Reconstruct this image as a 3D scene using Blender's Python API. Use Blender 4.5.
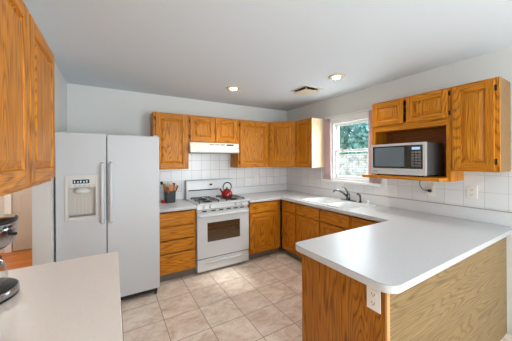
import bpy, bmesh, math, random
from mathutils import Vector, Matrix
random.seed(7)
for o in list(bpy.data.objects): bpy.data.objects.remove(o)
S = bpy.context.scene
C = bpy.context.scene.collection
PI = math.pi

# ------------------------------------------------------------------ camera, world, light, exposure
cam_d = bpy.data.cameras.new('camera'); cam = bpy.data.objects.new('camera', cam_d); C.objects.link(cam)
cam.matrix_world = (Matrix.Translation((-2.886, -3.65, 1.487)) @ Matrix.Rotation(-0.54, 4, 'Z')
                    @ Matrix.Rotation(PI/2, 4, 'X') @ Matrix.Rotation(-0.006, 4, 'Z'))
cam_d.sensor_width = 36; cam_d.lens = 238.423/512*36; cam_d.shift_y = -(170.5-160.406)/512
cam_d.clip_start = 0.02; cam_d.clip_end = 200
S.camera = cam

S.view_settings.view_transform = 'Standard'; S.view_settings.look = 'None'
S.view_settings.gamma = 1; S.view_settings.use_curve_mapping = False
S.view_settings.exposure = 0.12

W = bpy.data.worlds.new('sky'); S.world = W; W.use_nodes = True
bg = W.node_tree.nodes['Background']
sky = W.node_tree.nodes.new('ShaderNodeTexSky')
try:
    sky.sky_type = 'NISHITA'; sky.sun_disc = False
    sky.sun_elevation = math.radians(42); sky.sun_rotation = math.radians(120)
except Exception: pass
hz_ = W.node_tree.nodes.new('ShaderNodeHueSaturation'); hz_.inputs['Saturation'].default_value = .55   # hazy bright sky
W.node_tree.links.new(sky.outputs[0], hz_.inputs['Color']); W.node_tree.links.new(hz_.outputs[0], bg.inputs[0]); bg.inputs[1].default_value = 0.8

def lamp(name, kind, loc, direction, energy, color=(1,1,1), **kw):
    d = bpy.data.lights.new(name, kind); d.energy = energy; d.color = color
    for k, v in kw.items(): setattr(d, k, v)
    o = bpy.data.objects.new(name, d); C.objects.link(o); o.location = loc
    o.rotation_euler = Vector(direction).to_track_quat('-Z', 'Y').to_euler()
    return o
lamp('sun', 'SUN', (4, -4, 6), (-1, .32, -1.08), 5.5, (1, .97, .94), angle=math.radians(11))
# rear and side fill lamps added behind the camera for unseen window daylight
lamp('rear_fill', 'AREA', (-2.0, -6.85, 1.45), (0, 1, .2), 56, (.86, .94, 1), shape='RECTANGLE', size=3.0, size_y=1.9)
lamp('side_fill', 'AREA', (-0.08, -5.3, 1.35), (-1, .85, .08), 124, (.88, .95, 1), shape='RECTANGLE', size=1.9, size_y=1.7)
lamp('daylight_sink', 'AREA', (0.10, -1.42, 1.60), (-1, 0, -.15), 9, (.9, .96, 1), shape='RECTANGLE', size=.56, size_y=.75)
# added fill lamps, unseen: one over the dining end, one in the hall
lamp('dining_fill', 'AREA', (-2.3, -5.0, 2.40), (0, 0, -1), 8, (1, .94, .86), shape='DISK', size=.7)
# added uplight behind the camera, only there to brighten the ceiling
lamp('ceiling_fill', 'AREA', (-2.2, -4.6, 1.75), (0, .5, 1), 5, (.97, .98, 1), shape='DISK', size=.6)
lamp('hall_fill', 'POINT', (-4.3, 0.3, 2.2), (0, 0, -1), 55, (1, .95, .88), shadow_soft_size=.15)

# ------------------------------------------------------------------ helpers
def tag(o, label=None, cat=None, group=None, kind=None):
    if label: o['label'] = label
    if cat: o['category'] = cat
    if group: o['group'] = group
    if kind: o['kind'] = kind
    return o

def thing(name, loc, label, cat, group=None):
    o = bpy.data.objects.new(name, None); C.objects.link(o); o.location = loc
    o.empty_display_size = .05
    return tag(o, label, cat, group)

def wloc(o):
    v = Vector((0,0,0))
    while o is not None: v += o.location; o = o.parent
    return v

class MB:
    def __init__(self): self.bm = bmesh.new(); self.slot = 0; self.M = Matrix.Identity(4)
    def _fin(self, verts):
        vs = set(verts)
        for f in {f for v in verts for f in v.link_faces}:
            if all(v in vs for v in f.verts): f.material_index = self.slot
        for v in verts: v.co = self.M @ v.co
        return self
    def box(self, x0, y0, z0, x1, y1, z1):
        r = bmesh.ops.create_cube(self.bm, size=1)['verts']
        for v in r:
            v.co = Vector(((x0+x1)/2 + v.co.x*abs(x1-x0), (y0+y1)/2 + v.co.y*abs(y1-y0), (z0+z1)/2 + v.co.z*abs(z1-z0)))
        return self._fin(r)
    def cyl(self, p0, p1, r0, r1=None, n=24, caps=True):
        p0, p1 = Vector(p0), Vector(p1); r1 = r0 if r1 is None else r1
        d = p1-p0; L = d.length
        r = bmesh.ops.create_cone(self.bm, cap_ends=caps, segments=n, radius1=r0, radius2=r1, depth=L)['verts']
        q = d.to_track_quat('Z', 'Y').to_matrix().to_4x4()
        for v in r: v.co = (p0+p1)/2 + (q @ v.co)
        return self._fin(r)
    def lathe(self, cx, cy, prof, n=32, sx=1, sy=1):
        vs = []; rings = []
        for rr, z in prof:
            ring = []
            if rr < 1e-6: ring = [self.bm.verts.new((cx, cy, z))]
            else:
                for i in range(n):
                    a = 2*PI*i/n; ring.append(self.bm.verts.new((cx+rr*sx*math.cos(a), cy+rr*sy*math.sin(a), z)))
            rings.append(ring); vs += ring
        for a, b in zip(rings, rings[1:]):
            if len(a) == 1 and len(b) == 1: continue
            for i in range(n):
                j = (i+1) % n
                if len(a) == 1: self.bm.faces.new((a[0], b[j], b[i])).smooth = True
                elif len(b) == 1: self.bm.faces.new((a[i], a[j], b[0])).smooth = True
                else: self.bm.faces.new((a[i], a[j], b[j], b[i])).smooth = True
        return self._fin(vs)
    def tube(self, pts, r, n=10, close=False):
        pts = [Vector(p) for p in pts]; N = len(pts)
        rad = r if isinstance(r, (list, tuple)) else [r]*N
        rings = []; vs = []; up = None
        for i, p in enumerate(pts):
            if close: t = (pts[(i+1) % N]-pts[i-1]).normalized()
            else: t = (pts[min(i+1, N-1)]-pts[max(i-1, 0)]).normalized()
            if up is None: up = Vector((0,0,1)) if abs(t.z) < .9 else Vector((1,0,0))
            s = t.cross(up).normalized(); up = s.cross(t).normalized()
            ring = [self.bm.verts.new(p + rad[i]*(math.cos(2*PI*k/n)*s + math.sin(2*PI*k/n)*up)) for k in range(n)]
            rings.append(ring); vs += ring
        prs = list(zip(rings, rings[1:])) + ([(rings[-1], rings[0])] if close else [])
        for a, b in prs:
            for k in range(n):
                self.bm.faces.new((a[k], a[(k+1) % n], b[(k+1) % n], b[k])).smooth = True
        if not close:
            self.bm.faces.new(rings[0][::-1]); self.bm.faces.new(rings[-1])
        return self._fin(vs)
    def sphere(self, c, rx, ry, rz, n=16):
        r = bmesh.ops.create_uvsphere(self.bm, u_segments=n, v_segments=n//2+2, radius=1)['verts']
        for v in r: v.co = Vector((c[0]+v.co.x*rx, c[1]+v.co.y*ry, c[2]+v.co.z*rz))
        for f in {f for v in r for f in v.link_faces}: f.smooth = True
        return self._fin(r)
    def quad(self, pts):
        vs = [self.bm.verts.new(p) for p in pts]; self.bm.faces.new(vs); return self._fin(vs)
    def prism(self, outline, z0, z1, axis='z'):
        def P(a, b, h): return (a, b, h) if axis == 'z' else ((a, h, b) if axis == 'y' else (h, a, b))
        lo = [self.bm.verts.new(P(a, b, z0)) for a, b in outline]; hi = [self.bm.verts.new(P(a, b, z1)) for a, b in outline]
        self.bm.faces.new(lo[::-1]); self.bm.faces.new(hi); n = len(outline)
        for i in range(n): self.bm.faces.new((lo[i], lo[(i+1) % n], hi[(i+1) % n], hi[i]))
        return self._fin(lo+hi)
    def build(self, name, mats, parent=None, bevel=0, smooth=False, segs=2, label=None):
        base = wloc(parent) if parent is not None else Vector((0,0,0))
        bmesh.ops.recalc_face_normals(self.bm, faces=self.bm.faces)
        for v in self.bm.verts: v.co -= base
        me = bpy.data.meshes.new(name); self.bm.to_mesh(me); self.bm.free()
        for m in (mats if isinstance(mats, (list, tuple)) else [mats]): me.materials.append(m)
        if smooth:
            for p in me.polygons: p.use_smooth = True
        o = bpy.data.objects.new(name, me); C.objects.link(o)
        if parent is not None: o.parent = parent
        if bevel:
            b = o.modifiers.new('edge', 'BEVEL'); b.width = bevel; b.segments = segs; b.limit_method = 'ANGLE'; b.angle_limit = math.radians(40)
        if label: o['label'] = label
        return o

def holed(name, outer, holes, z0, z1, mats, parent=None, rnd=0.002, cyc=True):
    """flat slab with an outline and holes, edges rounded"""
    cu = bpy.data.curves.new('outline', 'CURVE'); cu.dimensions = '2D'; cu.fill_mode = 'BOTH'
    for k, pl in enumerate([outer]+holes):
        sp = cu.splines.new('POLY'); sp.points.add(len(pl)-1); sp.use_cyclic_u = True
        for p, (x, y) in zip(sp.points, pl): p.co = (x, y, 0, 1)
    cu.extrude = (z1-z0)/2-rnd; cu.bevel_depth = rnd; cu.bevel_resolution = 2; cu.offset = -rnd
    t = bpy.data.objects.new('outline', cu); C.objects.link(t)
    bpy.context.view_layer.update()
    me = bpy.data.meshes.new_from_object(t.evaluated_get(bpy.context.evaluated_depsgraph_get()))
    bpy.data.objects.remove(t)
    base = wloc(parent) if parent is not None else Vector((0,0,0))
    for v in me.vertices: v.co += Vector((0, 0, (z0+z1)/2)) - base
    me.materials.clear(); me.name = name
    for m in (mats if isinstance(mats, (list, tuple)) else [mats]): me.materials.append(m)
    o = bpy.data.objects.new(name, me); C.objects.link(o)
    if parent is not None: o.parent = parent
    return o

def fillet(pts, radii, n=8):
    out = []
    N = len(pts)
    for i, p in enumerate(pts):
        r = radii[i]
        if not r: out.append(p); continue
        p = Vector(p); a = (Vector(pts[i-1])-p).normalized(); b = (Vector(pts[(i+1) % N])-p).normalized()
        ang = a.angle(b); t = r/math.tan(ang/2); c = p + (a+b).normalized()*(r/math.sin(ang/2))
        s, e = p+a*t-c, p+b*t-c
        a0 = math.atan2(s.y, s.x); a1 = math.atan2(e.y, e.x); da = (a1-a0+PI) % (2*PI)-PI
        for k in range(n+1):
            q = a0+da*k/n; out.append((c.x+r*math.cos(q), c.y+r*math.sin(q)))
    return out
def rrect(x0, y0, x1, y1, r, n=6): return fillet([(x0,y0),(x1,y0),(x1,y1),(x0,y1)], [r]*4, n)

# ------------------------------------------------------------------ materials
def lin(r, g, b):
    f = lambda c: (c/255/12.92) if c/255 <= .04045 else ((c/255+.055)/1.055)**2.4
    return (f(r), f(g), f(b), 1)
def mat(name, col, rough=.5, metal=0, spec=.5, coat=0, emit=None, estr=0, trans=0, bump=None, alpha=1):
    m = bpy.data.materials.new(name); m.use_nodes = True; b = m.node_tree.nodes['Principled BSDF']
    b.inputs['Base Color'].default_value = col; b.inputs['Roughness'].default_value = rough
    b.inputs['Metallic'].default_value = metal; b.inputs['Specular IOR Level'].default_value = spec
    b.inputs['Coat Weight'].default_value = coat; b.inputs['Transmission Weight'].default_value = trans
    if emit: b.inputs['Emission Color'].default_value = emit; b.inputs['Emission Strength'].default_value = estr
    nt = m.node_tree; N = nt.nodes; L = nt.links
    if bump:
        sc, st = bump
        tc = N.new('ShaderNodeTexCoord'); no = N.new('ShaderNodeTexNoise'); no.inputs['Scale'].default_value = sc; no.inputs['Detail'].default_value = 3
        bu = N.new('ShaderNodeBump'); bu.inputs['Strength'].default_value = st; bu.inputs['Distance'].default_value = .003
        L.new(tc.outputs['Object'], no.inputs['Vector']); L.new(no.outputs['Fac'], bu.inputs['Height']); L.new(bu.outputs['Normal'], b.inputs['Normal'])
    return m
def ramp(N, stops):
    r = N.new('ShaderNodeValToRGB'); e = r.color_ramp.elements
    while len(e) < len(stops): e.new(.5)
    for k, (p, c) in enumerate(stops): e[k].position = p; e[k].color = c
    return r
def math_node(N, L, op, a, b=None):
    m = N.new('ShaderNodeMath'); m.operation = op
    for i, v in enumerate((a, b)):
        if v is None: continue
        if isinstance(v, (int, float)): m.inputs[i].default_value = v
        else: L.new(v, m.inputs[i])
    return m.outputs[0]

def oak(name, axis, light, mid, dark, rings=92, scale=5.0, stretch=.07, rough=.42, contrast=.62, pore=.62):
    m = bpy.data.materials.new(name); m.use_nodes = True; nt = m.node_tree; N = nt.nodes; L = nt.links
    b = N['Principled BSDF']; b.inputs['Roughness'].default_value = rough; b.inputs['Coat Weight'].default_value = .05; b.inputs['Coat Roughness'].default_value = .3
    b.inputs['Specular IOR Level'].default_value = .28
    tc = N.new('ShaderNodeTexCoord'); oi = N.new('ShaderNodeObjectInfo')
    off = N.new('ShaderNodeVectorMath'); off.operation = 'SCALE'; off.inputs[0].default_value = (7.3, 5.1, 3.7); L.new(oi.outputs['Random'], off.inputs['Scale'])
    ad = N.new('ShaderNodeVectorMath'); ad.operation = 'ADD'; L.new(tc.outputs['Object'], ad.inputs[0]); L.new(off.outputs[0], ad.inputs[1])
    s1 = [1, 1, 1]; s1[axis] = stretch
    s2 = [210, 210, 210]; s2[axis] = 7
    mp = N.new('ShaderNodeMapping'); mp.inputs['Scale'].default_value = s1; L.new(ad.outputs[0], mp.inputs[0])
    n1 = N.new('ShaderNodeTexNoise'); n1.inputs['Scale'].default_value = scale; n1.inputs['Detail'].default_value = 2.0; n1.inputs['Roughness'].default_value = .4
    L.new(mp.outputs[0], n1.inputs['Vector'])
    v = math_node(N, L, 'SINE', math_node(N, L, 'MULTIPLY', n1.outputs['Fac'], rings*2*PI/2))
    v = math_node(N, L, 'MULTIPLY', math_node(N, L, 'POWER', math_node(N, L, 'ADD', math_node(N, L, 'MULTIPLY', v, .499), .5), 3.5), contrast)
    mp2 = N.new('ShaderNodeMapping'); mp2.inputs['Scale'].default_value = s2; L.new(ad.outputs[0], mp2.inputs[0])
    n2 = N.new('ShaderNodeTexNoise'); n2.inputs['Scale'].default_value = 1; n2.inputs['Detail'].default_value = 2; L.new(mp2.outputs[0], n2.inputs['Vector'])
    f = math_node(N, L, 'ADD', math_node(N, L, 'MULTIPLY', v, .42), math_node(N, L, 'MULTIPLY', n2.outputs['Fac'], pore*1.6))
    r = ramp(N, [(.15, light), (.5, mid), (.9, dark)]); L.new(f, r.inputs[0])
    n3 = N.new('ShaderNodeTexNoise'); n3.inputs['Scale'].default_value = 2.2; L.new(ad.outputs[0], n3.inputs['Vector'])
    hs = N.new('ShaderNodeHueSaturation'); L.new(r.outputs[0], hs.inputs['Color'])
    L.new(math_node(N, L, 'ADD', math_node(N, L, 'MULTIPLY', n3.outputs['Fac'], .3), .85), hs.inputs['Value'])
    L.new(hs.outputs[0], b.inputs['Base Color'])
    bu = N.new('ShaderNodeBump'); bu.inputs['Strength'].default_value = .08; bu.inputs['Distance'].default_value = .001; L.new(f, bu.inputs['Height']); L.new(bu.outputs[0], b.inputs['Normal'])
    return m
oL, oM, oD = lin(228,156,44), lin(204,128,24), lin(122,62,6)
OAK = [oak('oak_grain_x', 0, oL, oM, oD), oak('oak_grain_y', 1, oL, oM, oD), oak('oak_grain_z', 2, oL, oM, oD)]
OAK_SHADED = oak('oak_end_shaded', 2, lin(192,130,48), lin(172,108,26), lin(116,62,8), rings=84, scale=6.0, stretch=.07, contrast=.75)  # same oak, coloured darker for the shade on the peninsula end
OAK_BACK = oak('oak_veneer_back', 0, lin(152,126,82), lin(132,106,65), lin(94,70,38), rings=90, scale=4.2, stretch=.11, pore=.6, contrast=.6)  # olive-tan veneer, darkened further to stand for the dim light on this side
OAK_DARK = oak('oak_inside', 1, lin(176,112,56), lin(150,90,42), lin(110,62,26))  # darker oak tone for the niche back board
OAK_DAYLIT = oak('oak_end_daylit', 2, lin(255,242,214), lin(252,232,194), lin(240,208,156), contrast=.5)  # window light on the end panel put into a pale oak colour
TOE = mat('toe_kick_vinyl', lin(120,112,102), .6)

WALLP = mat('wall_paint', lin(222,223,220), .75, spec=.25, bump=(60, .12))
CEILP = mat('ceiling_paint', lin(218,226,232), .85, spec=.2, bump=(90, .15))
TRIMW = mat('white_trim', lin(240,241,240), .4)
HALLP = mat('hall_wall_paint', lin(214,206,194), .8, spec=.2)
DOORP = mat('beige_door_paint', lin(196,184,168), .6)
VINYLW = mat('window_vinyl', lin(244,246,247), .35)
APPL = mat('appliance_white', lin(206,210,213), .38, bump=(260, .1))
APPLS = mat('appliance_white_smooth', lin(212,215,217), .22)
CREAM = mat('cream_plastic', lin(218,217,212), .4)
CREAMD = mat('beige_recess_plastic', lin(206,200,191), .5)
BLACK = mat('black_plastic', lin(22,22,24), .35)
IRON = mat('black_cast_iron', lin(12,12,13), .5)
RUBBER = mat('dark_rubber', lin(40,40,42), .7)
GAP = mat('gasket_and_gap_shade', lin(60,60,62), .8)
HINGE = mat('black_hinge', lin(28,24,22), .5, metal=.3)
BRASS = mat('antique_brass', lin(190,140,70), .35, metal=.8)
STEEL = mat('brushed_steel', lin(206,206,206), .38, metal=.35, bump=(180, .05))
CHROME = mat('chrome', lin(210,212,215), .1, metal=1)
NICKEL = mat('dark_chrome', lin(96,100,104), .16, metal=1)
GLASSD = mat('oven_glass', lin(74,56,36), .05, spec=1.0, coat=1)  # dark brown glass, base colour lightened for the floor's reflection
GLASSK = mat('black_glass', lin(8,9,10), .05, spec=.8)
MESHK = mat('microwave_window_mesh', lin(112,122,128), .06, metal=.45)
RED = mat('red_enamel', lin(142,12,8), .1, metal=.35, coat=.6)
REDC = mat('red_cloth', lin(196,24,34), .85)
BEIGE = mat('aged_vent_enamel', lin(222,212,190), .5)
WOODU = mat('utensil_beech', lin(200,130,74), .55, bump=(40, .1))
WOODU2 = mat('utensil_dark_wood', lin(150,84,44), .55)
CROCK = mat('charcoal_ceramic', lin(12,12,13), .35, bump=(80, .3))
PLATEM = mat('ivory_outlet_plastic', lin(236,232,224), .35)
SLOTM = mat('outlet_slot', lin(60,52,46), .7)
LCDB = mat('blue_display', lin(40,70,110), .3, emit=lin(150,190,255), estr=1.2)
DISPK = mat('dark_display', lin(26,30,34), .25)
DIGIT = mat('lit_digits', lin(150,170,190), .4, emit=lin(170,190,210), estr=.6)
GREYP = mat('grey_plastic', lin(150,150,150), .4)
BULB = mat('lit_bulb', lin(255,240,215), .5, emit=lin(255,236,205), estr=14)
CONCR = mat('outside_ground', lin(170,172,150), .9)
TRUNK = mat('tree_bark', lin(96,82,68), .9)

def glass_mat(name, tint, rough=0.0):
    m = bpy.data.materials.new(name); m.use_nodes = True; N = m.node_tree.nodes; L = m.node_tree.links
    out = N['Material Output']; N.remove(N['Principled BSDF'])
    tr = N.new('ShaderNodeBsdfTransparent'); tr.inputs[0].default_value = tint
    gl = N.new('ShaderNodeBsdfGlossy'); gl.inputs['Roughness'].default_value = .02
    lw = N.new('ShaderNodeLayerWeight'); lw.inputs[0].default_value = .5
    f = math_node(N, L, 'ADD', math_node(N, L, 'MULTIPLY', math_node(N, L, 'POWER', lw.outputs['Facing'], 4.0), .8), .04)
    mx = N.new('ShaderNodeMixShader'); L.new(f, mx.inputs[0]); L.new(tr.outputs[0], mx.inputs[1]); L.new(gl.outputs[0], mx.inputs[2])
    L.new(mx.outputs[0], out.inputs[0]); return m
PANE = glass_mat('window_glass', (.95, .98, .98, 1)); CARAFE = glass_mat('carafe_glass', (.88, .9, .9, 1))

def floor_tile_mat():
    m = bpy.data.materials.new('floor_tile_stone_look'); m.use_nodes = True; nt = m.node_tree; N = nt.nodes; L = nt.links
    b = N['Principled BSDF']
    tc = N.new('ShaderNodeTexCoord'); mp = N.new('ShaderNodeMapping')
    T = .337
    mp.inputs['Location'].default_value = (1.473+T*20, 1.285+T*20, 0); L.new(tc.outputs['Object'], mp.inputs[0])
    br = N.new('ShaderNodeTexBrick'); br.offset = 0; br.squash = 1
    br.inputs['Scale'].default_value = 1; br.inputs['Brick Width'].default_value = T; br.inputs['Row Height'].default_value = T
    br.inputs['Mortar Size'].default_value = .0035; br.inputs['Mortar Smooth'].default_value = .3; br.inputs['Bias'].default_value = 0
    br.inputs['Color1'].default_value = (0,0,0,1); br.inputs['Color2'].default_value = (1,1,1,1); br.inputs['Mortar'].default_value = (.5,.5,.5,1)
    L.new(mp.outputs[0], br.inputs['Vector'])
    wv = N.new('ShaderNodeVectorMath'); wv.operation = 'SCALE'; wv.inputs['Scale'].default_value = 9; L.new(br.outputs['Color'], wv.inputs[0])
    ad = N.new('ShaderNodeVectorMath'); ad.operation = 'ADD'; L.new(mp.outputs[0], ad.inputs[0]); L.new(wv.outputs[0], ad.inputs[1])
    sm = N.new('ShaderNodeMapping'); sm.inputs['Scale'].default_value = (1.0, 1.5, 1); sm.inputs['Rotation'].default_value = (0,0,.5); L.new(ad.outputs[0], sm.inputs[0])
    n1 = N.new('ShaderNodeTexNoise'); n1.inputs['Scale'].default_value = 5.5; n1.inputs['Detail'].default_value = 9; n1.inputs['Roughness'].default_value = .76; n1.inputs['Distortion'].default_value = .5
    L.new(sm.outputs[0], n1.inputs['Vector'])
    r = ramp(N, [(.3, lin(192,166,144)), (.45, lin(222,202,184)), (.57, lin(238,224,210)), (.7, lin(248,240,232))]); L.new(n1.outputs['Fac'], r.inputs[0])
    hs = N.new('ShaderNodeHueSaturation'); L.new(r.outputs[0], hs.inputs['Color'])
    L.new(math_node(N, L, 'ADD', math_node(N, L, 'MULTIPLY', br.outputs['Color'], .12), .92), hs.inputs['Value'])
    mx = N.new('ShaderNodeMixRGB'); L.new(br.outputs['Fac'], mx.inputs[0]); L.new(hs.outputs[0], mx.inputs[1]); mx.inputs[2].default_value = lin(150,130,112)
    L.new(mx.outputs[0], b.inputs['Base Color'])
    b.inputs['Roughness'].default_value = .36
    bu = N.new('ShaderNodeBump'); bu.inputs['Strength'].default_value = .5; bu.inputs['Distance'].default_value = .002; bu.invert = True
    L.new(br.outputs['Fac'], bu.inputs['Height']); L.new(bu.outputs[0], b.inputs['Normal'])
    return m
def wall_tile_mat(name, horiz, u0, grout):
    m = bpy.data.materials.new(name); m.use_nodes = True; nt = m.node_tree; N = nt.nodes; L = nt.links
    b = N['Principled BSDF']; tc = N.new('ShaderNodeTexCoord'); sp = N.new('ShaderNodeSeparateXYZ'); L.new(tc.outputs['Object'], sp.inputs[0])
    cb = N.new('ShaderNodeCombineXYZ'); T = .1525
    L.new(math_node(N, L, 'ADD', sp.outputs[horiz], u0+T*40), cb.inputs[0]); L.new(math_node(N, L, 'ADD', sp.outputs[2], -1.034+T*10), cb.inputs[1])
    br = N.new('ShaderNodeTexBrick'); br.offset = 0; br.inputs['Scale'].default_value = 1; br.inputs['Brick Width'].default_value = T; br.inputs['Row Height'].default_value = T
    br.inputs['Mortar Size'].default_value = .0022; br.inputs['Mortar Smooth'].default_value = .2
    br.inputs['Color1'].default_value = lin(226,228,229); br.inputs['Color2'].default_value = lin(235,236,236); br.inputs['Mortar'].default_value = grout
    L.new(cb.outputs[0], br.inputs['Vector']); L.new(br.outputs['Color'], b.inputs['Base Color'])
    b.inputs['Roughness'].default_value = .22
    bu = N.new('ShaderNodeBump'); bu.inputs['Strength'].default_value = .4; bu.inputs['Distance'].default_value = .0015; bu.invert = True
    L.new(br.outputs['Fac'], bu.inputs['Height']); L.new(bu.outputs[0], b.inputs['Normal'])
    return m
def speckle_mat(name, base, spk, rough=.3, scale=260):
    m = mat(name, base, rough); nt = m.node_tree; N = nt.nodes; L = nt.links; b = N['Principled BSDF']
    tc = N.new('ShaderNodeTexCoord'); n = N.new('ShaderNodeTexNoise'); n.inputs['Scale'].default_value = scale; n.inputs['Detail'].default_value = 2
    L.new(tc.outputs['Object'], n.inputs['Vector']); r = ramp(N, [(.36, spk), (.5, base), (1, base)]); L.new(n.outputs['Fac'], r.inputs[0]); L.new(r.outputs[0], b.inputs['Base Color'])
    return m
COUNTER = speckle_mat('white_laminate', lin(206,208,210), lin(196,197,198), .33)
SPLASH = speckle_mat('splash_laminate', lin(224,225,226), lin(216,217,218), .25)
SEAM = mat('laminate_seam', lin(150,140,130), .6)
SINKM = mat('white_enamel', lin(226,228,229), .18)
def plank_mat():
    m = bpy.data.materials.new('hall_wood_floor'); m.use_nodes = True; nt = m.node_tree; N = nt.nodes; L = nt.links; b = N['Principled BSDF']
    tc = N.new('ShaderNodeTexCoord'); mp = N.new('ShaderNodeMapping'); mp.inputs['Scale'].default_value = (1,1,1); L.new(tc.outputs['Object'], mp.inputs[0])
    br = N.new('ShaderNodeTexBrick'); br.inputs['Scale'].default_value = 1; br.inputs['Brick Width'].default_value = .7; br.inputs['Row Height'].default_value = .07; br.inputs['Mortar Size'].default_value = .001
    br.inputs['Color1'].default_value = lin(206,122,46); br.inputs['Color2'].default_value = lin(178,98,32); br.inputs['Mortar'].default_value = lin(110,58,22)
    L.new(mp.outputs[0], br.inputs['Vector'])
    L.new(br.outputs['Color'], b.inputs['Base Color']); b.inputs['Roughness'].default_value = .35; return m
def block_mat():
    m = bpy.data.materials.new('pale_garden_brick'); m.use_nodes = True; nt = m.node_tree; N = nt.nodes; L = nt.links; b = N['Principled BSDF']
    tc = N.new('ShaderNodeTexCoord'); sp = N.new('ShaderNodeSeparateXYZ'); L.new(tc.outputs['Object'], sp.inputs[0]); cb = N.new('ShaderNodeCombineXYZ')
    L.new(sp.outputs[1], cb.inputs[0]); L.new(sp.outputs[2], cb.inputs[1])
    br = N.new('ShaderNodeTexBrick'); br.inputs['Scale'].default_value = 1; br.inputs['Brick Width'].default_value = .21; br.inputs['Row Height'].default_value = .07; br.inputs['Mortar Size'].default_value = .008
    br.inputs['Color1'].default_value = lin(196,192,180); br.inputs['Color2'].default_value = lin(232,229,220); br.inputs['Mortar'].default_value = lin(166,164,154)
    L.new(cb.outputs[0], br.inputs['Vector'])
    n = N.new('ShaderNodeTexNoise'); n.inputs['Scale'].default_value = 5; n.inputs['Detail'].default_value = 6; L.new(tc.outputs['Object'], n.inputs['Vector'])
    r = ramp(N, [(.35, lin(140,142,130)), (.55, (1,1,1,1))]); L.new(n.outputs['Fac'], r.inputs[0])
    mx = N.new('ShaderNodeMixRGB'); mx.blend_type = 'MULTIPLY'; mx.inputs[0].default_value = .6; L.new(br.outputs['Color'], mx.inputs[1]); L.new(r.outputs[0], mx.inputs[2])
    L.new(mx.outputs[0], b.inputs['Base Color']); b.inputs['Roughness'].default_value = .9; return m
def leaf_mat(name, a, c):
    m = bpy.data.materials.new(name); m.use_nodes = True; nt = m.node_tree; N = nt.nodes; L = nt.links; b = N['Principled BSDF']
    g = N.new('ShaderNodeNewGeometry'); r = ramp(N, [(0, a), (1, c)]); L.new(g.outputs['Random Per Island'], r.inputs[0]); L.new(r.outputs[0], b.inputs['Base Color'])
    b.inputs['Roughness'].default_value = .5
    b.inputs['Transmission Weight'].default_value = 0
    return m
def fabric_mat():
    m = mat('pink_curtain_cotton', lin(244,226,226), .9, spec=.1); N = m.node_tree.nodes; L = m.node_tree.links; b = N['Principled BSDF']
    out = N['Material Output']; tl = N.new('ShaderNodeBsdfTranslucent'); tl.inputs[0].default_value = lin(226,176,172)
    mx = N.new('ShaderNodeMixShader'); mx.inputs[0].default_value = .45; L.new(b.outputs[0], mx.inputs[1]); L.new(tl.outputs[0], mx.inputs[2]); L.new(mx.outputs[0], out.inputs[0])
    return m

# ------------------------------------------------------------------ the room
H = 2.436
def struct(name, mb, m, parent=None, bevel=0):
    o = mb.build(name, m, parent, bevel)
    if parent is None: o['kind'] = 'structure'
    return o
struct('floor', MB().box(-3.485, -7.1, -.1, .12, .1, 0), floor_tile_mat())
struct('floor_hall', MB().box(-6.0, -2.6, -.1, -3.4865, 2.0, 0), plank_mat())
struct('ceiling', MB().box(-6.0, -7.1, H, .12, 2.0, H+.1), CEILP)
struct('wall_back', MB().box(-3.485, 0, 0, .12, .12, H), WALLP)
# right wall with the opening of the window over the sink
wy0, wy1, wz0, wz1 = -1.755, -1.105, 1.185, 2.075
struct('wall_right', MB().box(0, -7.1, 0, .12, wy0, H).box(0, wy1, 0, .12, 0, H).box(0, wy0, 0, .12, wy1, wz0).box(0, wy0, wz1, .12, wy1, H), WALLP)
struct('wall_left', MB().box(-3.485, -.905, 0, -3.36, 0, H).box(-3.485, -1.855, 2.06, -3.36, -.905, H), WALLP)
struct('wall_left_counter', MB().box(-3.60, -7.1, 0, -3.50, -1.86, H), WALLP)
struct('wall_rear', MB().box(-3.50, -7.1, 0, 0, -7.0, H), WALLP)
struct('wall_hall_end', MB().box(-6.0, 1.83, 0, -3.46, 1.95, H), HALLP)
struct('wall_hall_left', MB().box(-6.1, -2.6, 0, -6.0, 1.95, H), HALLP)
struct('wall_hall_front', MB().box(-6.0, -2.7, 0, -3.6, -2.6, H), HALLP)
struct('wall_hall_right', MB().box(-3.485, .121, 0, -3.36, 1.83, H), HALLP)
struct('baseboard_right', MB().box(-.014, -7.0, 0, 0, -3.06, .09), TRIMW, bevel=.003)
struct('baseboard_hall', MB().box(-3.9, 1.815, 0, -3.46, 1.83, .09), TRIMW, bevel=.003)
# ceramic tile fields
struct('trim_tile_back', MB().box(-2.44, -.008, 1.034, -.008, 0, 1.76), wall_tile_mat('wall_tile_back', 0, 1.5475, lin(172,172,170)))
struct('trim_tile_right', MB().box(-.008, -3.06, 1.034, 0, -1.92, 1.40).box(-.008, -1.92, 1.034, 0, -.90, 1.150).box(-.008, -.90, 1.034, 0, 0, 1.40), wall_tile_mat('wall_tile_right', 1, 2.711, lin(205,204,200)))

# hall door
d = thing('door_1', (-4.0, 1.80, 0), None, None); d['kind'] = 'structure'
mb = MB().box(-4.31, 1.795, .01, -3.53, 1.825, 2.03)
mb.build('door_panel', DOORP, d, .003)
mb = MB()
for z0, z1 in ((.18, .95), (1.08, 1.9)):
    for x0, x1 in ((-4.20, -3.97), (-3.87, -3.64)): mb.box(x0, 1.788, z0, x1, 1.7955, z1)
mb.build('raised_panels', DOORP, d, .006)
mb = MB().box(-4.41, 1.785, 0, -4.325, 1.829, 2.13).box(-4.325, 1.785, 2.04, -3.515, 1.829, 2.13).box(-3.515, 1.785, 0, -3.465, 1.829, 2.13)
mb.build('door_casing', TRIMW, d, .004)
MB().cyl((-3.60, 1.79, .95), (-3.60, 1.75, .95), .012).sphere((-3.60, 1.735, .95), .028, .024, .028).build('door_knob', BRASS, d)

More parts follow.
